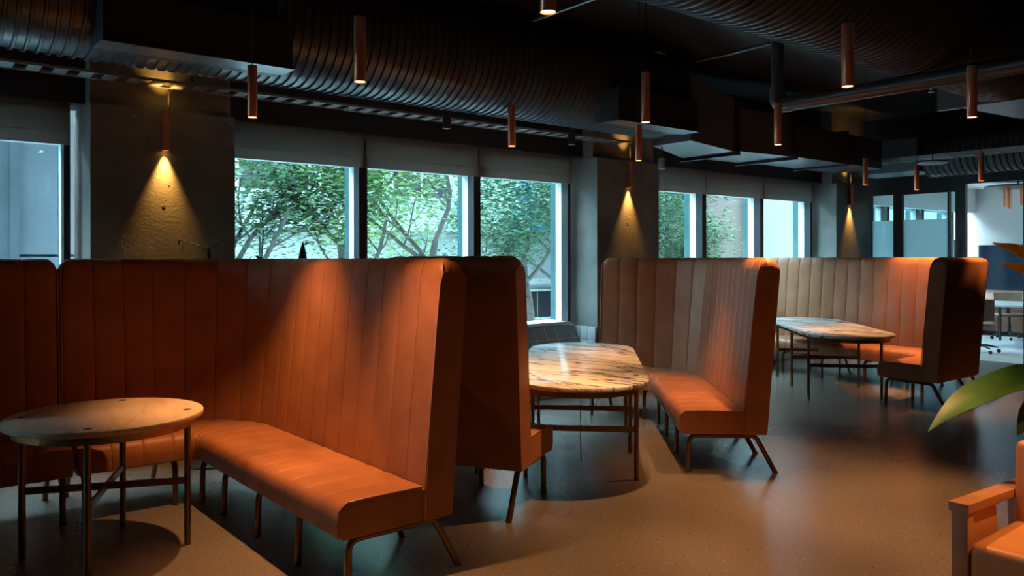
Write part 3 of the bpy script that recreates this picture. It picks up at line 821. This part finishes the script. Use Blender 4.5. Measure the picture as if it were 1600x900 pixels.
# local frame: x goes back from the front edge, y towards the far side (arm nearest the window at y = 0, other arm at -.70)
for y0, y1 in ((-.06, .0), (-.72, -.66)):
    pst = box('front_post', M_timber, .0, .06, y0, y1, 0, .585, ac, .004)
    m = MB(); m.loft([[Vector((-.01, y0-.008, .585)), Vector((-.01, y1+.008, .585)), Vector((-.01, y1+.008, .622)), Vector((-.01, y0-.008, .622))],
                      [Vector((.68, y0-.008, .555)), Vector((.68, y1+.008, .555)), Vector((.68, y1+.008, .592)), Vector((.68, y0-.008, .592))]])
    m.build('armrest', M_timber, ac, bevel=.005)
    m = MB(); m.loft([[Vector((.60, y0, 0)), Vector((.66, y0, 0)), Vector((.66, y1, 0)), Vector((.60, y1, 0))], [Vector((.56, y0, .56)), Vector((.62, y0, .56)), Vector((.62, y1, .56)), Vector((.56, y1, .56))]])
    m.build('rear_post', M_timber, ac, bevel=.004)
    box('side_rail', M_timber, .06, .58, y0+.012, y1-.012, .20, .29, ac, .003)
    m = MB(); m.loft([[Vector((.06, y0+.015, .30)), Vector((.37, y0+.015, .30)), Vector((.31, y0+.015, .575)), Vector((.06, y0+.015, .585))], [Vector((.06, y1-.015, .30)), Vector((.37, y1-.015, .30)), Vector((.31, y1-.015, .575)), Vector((.06, y1-.015, .585))]])
    m.build('side_panel', M_chairleather, ac)
box('front_rail', M_timber, .01, .04, -.66, -.06, .18, .28, ac, .003)
m = MB(); m.box(-.005, .46, -.655, -.065, .285, .475); so = m.build('seat_cushion', M_chairleather, ac, bevel=.035, bevel_seg=4)
MB().tube([(.010, -.63, .462), (.010, -.09, .462)], .005, 6).build('seat_piping', M_pipe, ac, smooth=60)
Mb = Matrix.Translation((.425, 0, .44)) @ Matrix.Rotation(R(5), 4, 'Y')
m = MB(); m.box(0, .13, -.655, -.065, .0, .37, Mb); m.build('back_cushion', M_chairleather, ac, bevel=.035, bevel_seg=4)

# ------------------------------------------------------------------ plants
def leaf(mb, pts, width, fold=.25, side=Vector((0, 1, 0)), n=12, shape=.55, thick=.0015):
    """blade along a quadratic curve, folded along its rib, with real thickness"""
    a, b, c = [Vector(p) for p in pts]
    top = []; 
    for i in range(n+1):
        t = i/n
        p = a*(1-t)**2 + b*2*t*(1-t) + c*t*t
        tg = ((b-a)*(1-t) + (c-b)*t).normalized()
        s = (side - tg*side.dot(tg)).normalized(); up = tg.cross(s).normalized()
        if up.z < 0: up = -up
        wd = width*(math.sin(PI*min(1, t**shape))**.8 if 0 < t < 1 else .02)
        wob = .07*wd*math.sin(t*15)
        top.append([p - s*wd + up*(fold*wd+wob), p - s*wd*.5 + up*fold*wd*.42, p, p + s*wd*.5 + up*fold*wd*.42, p + s*wd + up*(fold*wd-wob)])
        top[-1] += [q - up*thick for q in reversed(top[-1])]
    mb.loft(top)
def plant(name, label, loc, pot_r, pot_h, leaves, group=None):
    e = empty(name, loc); tagm(e, label, 'plant', group)
    MB().lathe([(pot_r*.75, 0), (pot_r*.8, .01), (pot_r, pot_h), (pot_r*.93, pot_h), (pot_r*.9, pot_h-.04), (.01, pot_h-.04)], 28).build('pot', M_pot, e, smooth=40)
    MB().lathe([(pot_r*.9, pot_h-.05), (pot_r*.9, pot_h-.035), (.01, pot_h-.03)], 20).build('soil', M_soil, e, smooth=60)
    for lf in leaves:
        stem_top = Vector(lf['p'][0]); base = Vector((stem_top.x*.05, stem_top.y*.05, pot_h-.04))
        midp = Vector((stem_top.x*.35, stem_top.y*.35, (base.z+stem_top.z)*.6))
        cur = [base*(1-t)**2 + midp*2*t*(1-t) + stem_top*t*t for t in [i/7 for i in range(8)]]
        o = MB().tube(cur, .009, 7)
        st = o.build('leaf_stalk', M_stem, e, smooth=60)
        m = MB(); leaf(m, lf['p'], lf['w'], lf.get('fold', .25), Vector(lf.get('side', (0, 1, 0))), shape=lf.get('shape', .6))
        m.build('leaf', lf.get('mat', M_leaf), st, smooth=60)
    return e
PX, PY = 4.55, 1.22
def rel(lat, fwd, z):
    x, y = C2W(lat, fwd); return (x-PX, y-PY, z)
fw = C2W(0, 1); rt = C2W(1, 0)
plant('potted_plant', 'broad-leaved plant at the right edge behind the armchair, one leaf yellowing', (PX, PY, 0), .19, .36, [
    dict(p=[rel(2.75, 3.72, 1.00), rel(2.20, 3.60, 1.10), rel(1.86, 3.55, .80)], w=.115, side=fw+(.25,), fold=.15, shape=.75),
    dict(p=[rel(2.70, 3.80, .92), rel(2.45, 3.65, .93), rel(2.26, 3.55, .78)], w=.10, side=fw+(.2,), mat=M_leafdark),
    dict(p=[rel(2.80, 3.65, .86), rel(2.50, 3.55, .90), rel(2.30, 3.52, .84)], w=.07, side=fw+(.4,)),
    dict(p=[rel(2.62, 3.72, 1.52), rel(2.40, 3.66, 1.565), rel(2.18, 3.60, 1.645)], w=.075, side=fw+(.9,), mat=M_leafyel),
    dict(p=[rel(2.66, 3.76, 1.44), rel(2.45, 3.70, 1.50), rel(2.24, 3.64, 1.545)], w=.065, side=fw+(.9,), mat=M_leafyel),
    dict(p=[rel(3.05, 3.9, 1.20), rel(3.35, 4.0, 1.45), rel(3.7, 4.05, 1.2)], w=.14, side=fw+(0,)),
    dict(p=[rel(2.95, 3.7, 1.05), rel(3.10, 3.3, 1.20), rel(3.2, 2.95, .95)], w=.13, side=rt+(0,)),
])
plant('potted_plant', 'plant behind the foreground booth showing only dark leaf tips against the window', (2.62, 5.98, 0), .16, .4, [
    dict(p=[(.02, -.02, 1.15), (.02, -.02, 1.45), (.03, .0, 1.715)], w=.045, side=(.8, -.6, 0), mat=M_leafdark, shape=1.0),
    dict(p=[(-.06, .10, 1.2), (-.16, .24, 1.55), (-.24, .30, 1.60)], w=.05, side=(.8, -.6, .2), mat=M_leafdark),
    dict(p=[(.05, .12, 1.0), (.16, .2, 1.35), (.2, .25, 1.52)], w=.05, side=(.8, -.6, 0), mat=M_leafdark),
])
# dark metal stand behind the booth, before the broad pillar
sx_, sy_ = C2W(-2.33, 6.1)
st = empty('coat_stand', (sx_, sy_, 0)); tagm(st, 'thin black metal stand with two spread arms behind the booth, before the broad pillar', 'stand')
def sp(dl, df, z):
    x, y = C2W(dl, df); return (x, y, z)
MB().tube([(0, 0, .02), (0, 0, 1.655)], .016, 8).build('pole', M_blackmetal, st, smooth=50)
MB().lathe([(.17, 0), (.17, .012), (.03, .022)], 24).build('base', M_blackmetal, st, smooth=40)
MB().tube([sp(0, 0, 1.65), sp(-.25, .05, 1.727), sp(-.252, .05, 1.69)], .007, 8).build('arm', M_blackmetal, st, smooth=50)
MB().tube([sp(0, 0, 1.65), sp(.115, .05, 1.72)], .007, 8).build('arm', M_blackmetal, st, smooth=50)
MB().tube([sp(0, -.02, 1.65), sp(.16, -.1, 1.72)], .006, 8).build('arm', M_blackmetal, st, smooth=50)

# ------------------------------------------------------------------ outdoors
struct(box('wall_upper_sky_block', M_ext_white, -20, 32, -6, 7.3, 4.12, 22))  # unseen mass added to cut the sky light falling on the outdoors
struct(box('ground_outside', M_ext_ground, -30, 60, 7.3, 60, -.9, -.5))
lb = empty('concrete_building', (-2, 10, -.5)); tagm(lb, 'grey concrete building wall outside the far left window', 'building')
box('wall', M_ext_conc, -8, 4.45, .2, 3, 0, 5.2, lb)
for i in range(5): box('panel', M_ext_conc, -7.9+i*2.4 if i < 4 else 3.16, -7.9+i*2.4+2.36 if i < 4 else 4.45, .14, .2, .0, 2.1, lb)
for i in range(5): box('panel', M_ext_conc, -7.9+i*2.4 if i < 4 else 3.16, -7.9+i*2.4+2.36 if i < 4 else 4.45, .14, .2, 2.13, 4.6, lb)
box('door', M_ext_conc2, 2.0, 3.12, .05, .14, 0, 3.62, lb); box('door_frame', M_ext_conc2, 3.12, 3.2, .02, .14, 0, 3.7, lb)
wb = empty('white_building', (10, 17, -.5)); tagm(wb, 'white building with dark window bands behind the trees', 'building')
box('wall', M_ext_white, -8, 9.4, 0, 3, 0, 9.5, wb)
for zz, h in ((.35, .85), (3.55, 1.1), (6.2, 1.2)):
    for i in range(9):
        wf = box('window', M_white, -7.8+i*1.9, -7.8+i*1.9+1.7, -.05, -.002, zz, zz+h, wb)
        box('pane', M_ext_dark, -7.74+i*1.9, -7.74+i*1.9+.78, -.07, -.052, zz+.06, zz+h-.06, wf); box('pane', M_ext_dark, -6.92+i*1.9, -6.92+i*1.9+.76, -.07, -.052, zz+.06, zz+h-.06, wf)
box('ledge', M_ext_white, -8, 9.4, -.35, 0, 2.75, 2.95, wb); box('ledge', M_ext_white, -8, 9.4, -.35, 0, 1.35, 1.5, wb)
bb = empty('blue_hoarding', (13.4, 15.6, -.5)); tagm(bb, 'bright blue hoarding seen through the third tree window', 'hoarding')
for i in range(4): box('panel', M_ext_blue, -.9+i*.62, -.9+i*.62+.60, 0, .08, 2.7, 4.4, bb)
for x in (-.85, .6, 1.55): box('post', M_frame, x-.04, x+.04, .08, .16, 0, 4.4, bb)
gb = empty('grid_building', (17.15, 14.2, -.5)); tagm(gb, 'building with a white gridded facade behind the right-hand window', 'building')
box('wall', M_ext_dark, -1.8, .4, .1, 2, 0, 5.6, gb)
for i in range(6): box('mullion', M_white, -1.8+i*.42, -1.8+i*.42+.06, 0, .1, 0, 5.6, gb)
for i in range(10): box('transom', M_white, -1.8, .4, -.02, .1, .3+i*.55, .3+i*.55+.07, gb)
br = box('brown_building', M_ext_brown, 16.05, 17.55, 12.3, 13.6, -.5, 5); tagm(br, 'brown clad building corner outside the right-hand windows', 'building')
w2 = empty('pale_building', (22, 12, -.5)); tagm(w2, 'blank white building wall filling the right-hand windows', 'building')
box('wall', M_ext_pale, -4.4, 12, 0, 4, 0, 15, w2)
for i in range(7): box('joint_strip', M_ext_pale, -4.4+i*2.3, -4.4+i*2.3+2.26, -.02, 0, 0, 15, w2)

def tree(x, y, seed, label, h=3.0, spread=1.5, nleaf=5200, mat=0, lean=(0, 0), zlo=.0):
    rnd = random.Random(seed); e = empty('tree', (x, y, -.5)); tagm(e, label, 'tree', 'trees outside the windows')
    tips = []
    trunk = MB()
    def branch(p, d, ln, r, depth):
        pts = [p.copy()]; rad = [r]
        n = 5
        for i in range(n):
            d = (d + Vector((rnd.uniform(-.22, .22), rnd.uniform(-.22, .22), rnd.uniform(-.08, .14)))).normalized()
            p = p + d*ln/n; pts.append(p.copy()); rad.append(r*(1-.45*(i+1)/n))
            if depth >= 2: tips.append((p.copy(), depth))
        trunk.tube(pts, rad, 7 if depth < 2 else 5)
        if depth < 4:
            for k in range(3 if depth else 4):
                a = rnd.uniform(0, 2*PI); el = rnd.uniform(.15, .9)
                nd = (d*.55 + Vector((math.cos(a), math.sin(a), el*.6))*.75).normalized()
                st = pts[rnd.randint(2, n)]
                branch(st, nd, ln*rnd.uniform(.55, .8), rad[-1]*.75, depth+1)
    branch(Vector((0, 0, 0)), Vector((lean[0], lean[1], 1)).normalized(), h*.55, .10, 0)
    trunk.build('trunk', M_bark, e, smooth=60)
    V = []; F = []
    for i in range(int(nleaf*1.15)):
        c, dp = rnd.choice(tips)
        c = c + Vector((rnd.gauss(0, .16), rnd.gauss(0, .16), rnd.gauss(0, .12)))*spread
        if c.z < zlo: continue
        a = rnd.uniform(0, 2*PI); ln = rnd.uniform(.065, .145); wd = ln*.30
        u = Vector((math.cos(a), math.sin(a), rnd.uniform(-.5, .35))).normalized()
        s = u.cross(Vector((rnd.uniform(-.4, .4), rnd.uniform(-.4, .4), 1))).normalized()
        nrm = u.cross(s)
        b = len(V)
        V += [c, c+u*ln*.5+s*wd+nrm*.01, c+u*ln, c+u*ln*.5-s*wd+nrm*.01]; F += [(b, b+1, b+2), (b, b+2, b+3)]
    me = bpy.data.meshes.new('foliage'); me.from_pydata([tuple(v) for v in V], [], F); me.materials.append(M_treeleaf[mat])
    o = bpy.data.objects.new('foliage', me); COL.objects.link(o); o.parent = e; o['kind'] = 'stuff'
    return e
tree(4.15, 10.6, 3, 'leafy tree at the left of the first tree window', 3.6, 1.5, 4600, 0)
tree(5.75, 11.2, 11, 'pale-trunked tree near the right of the first tree window', 4.2, 1.5, 4200, 1)
tree(7.2, 11.0, 21, 'forked bare-branched tree in the middle window', 4.4, 1.5, 4200, 1)
tree(9.4, 11.2, 5, 'dense dark tree filling the third tree window', 3.8, 1.6, 6000, 2)
tree(11.4, 12.3, 8, 'tree in front of the blue hoarding', 4.0, 1.6, 6500, 0)
tree(13.7, 12.0, 15, 'dense tree in the narrow window right of the second pillar', 4.0, 1.5, 7500, 2)
tree(15.4, 12.6, 31, 'small tree below the gridded facade', 2.4, 1.3, 4500, 0)
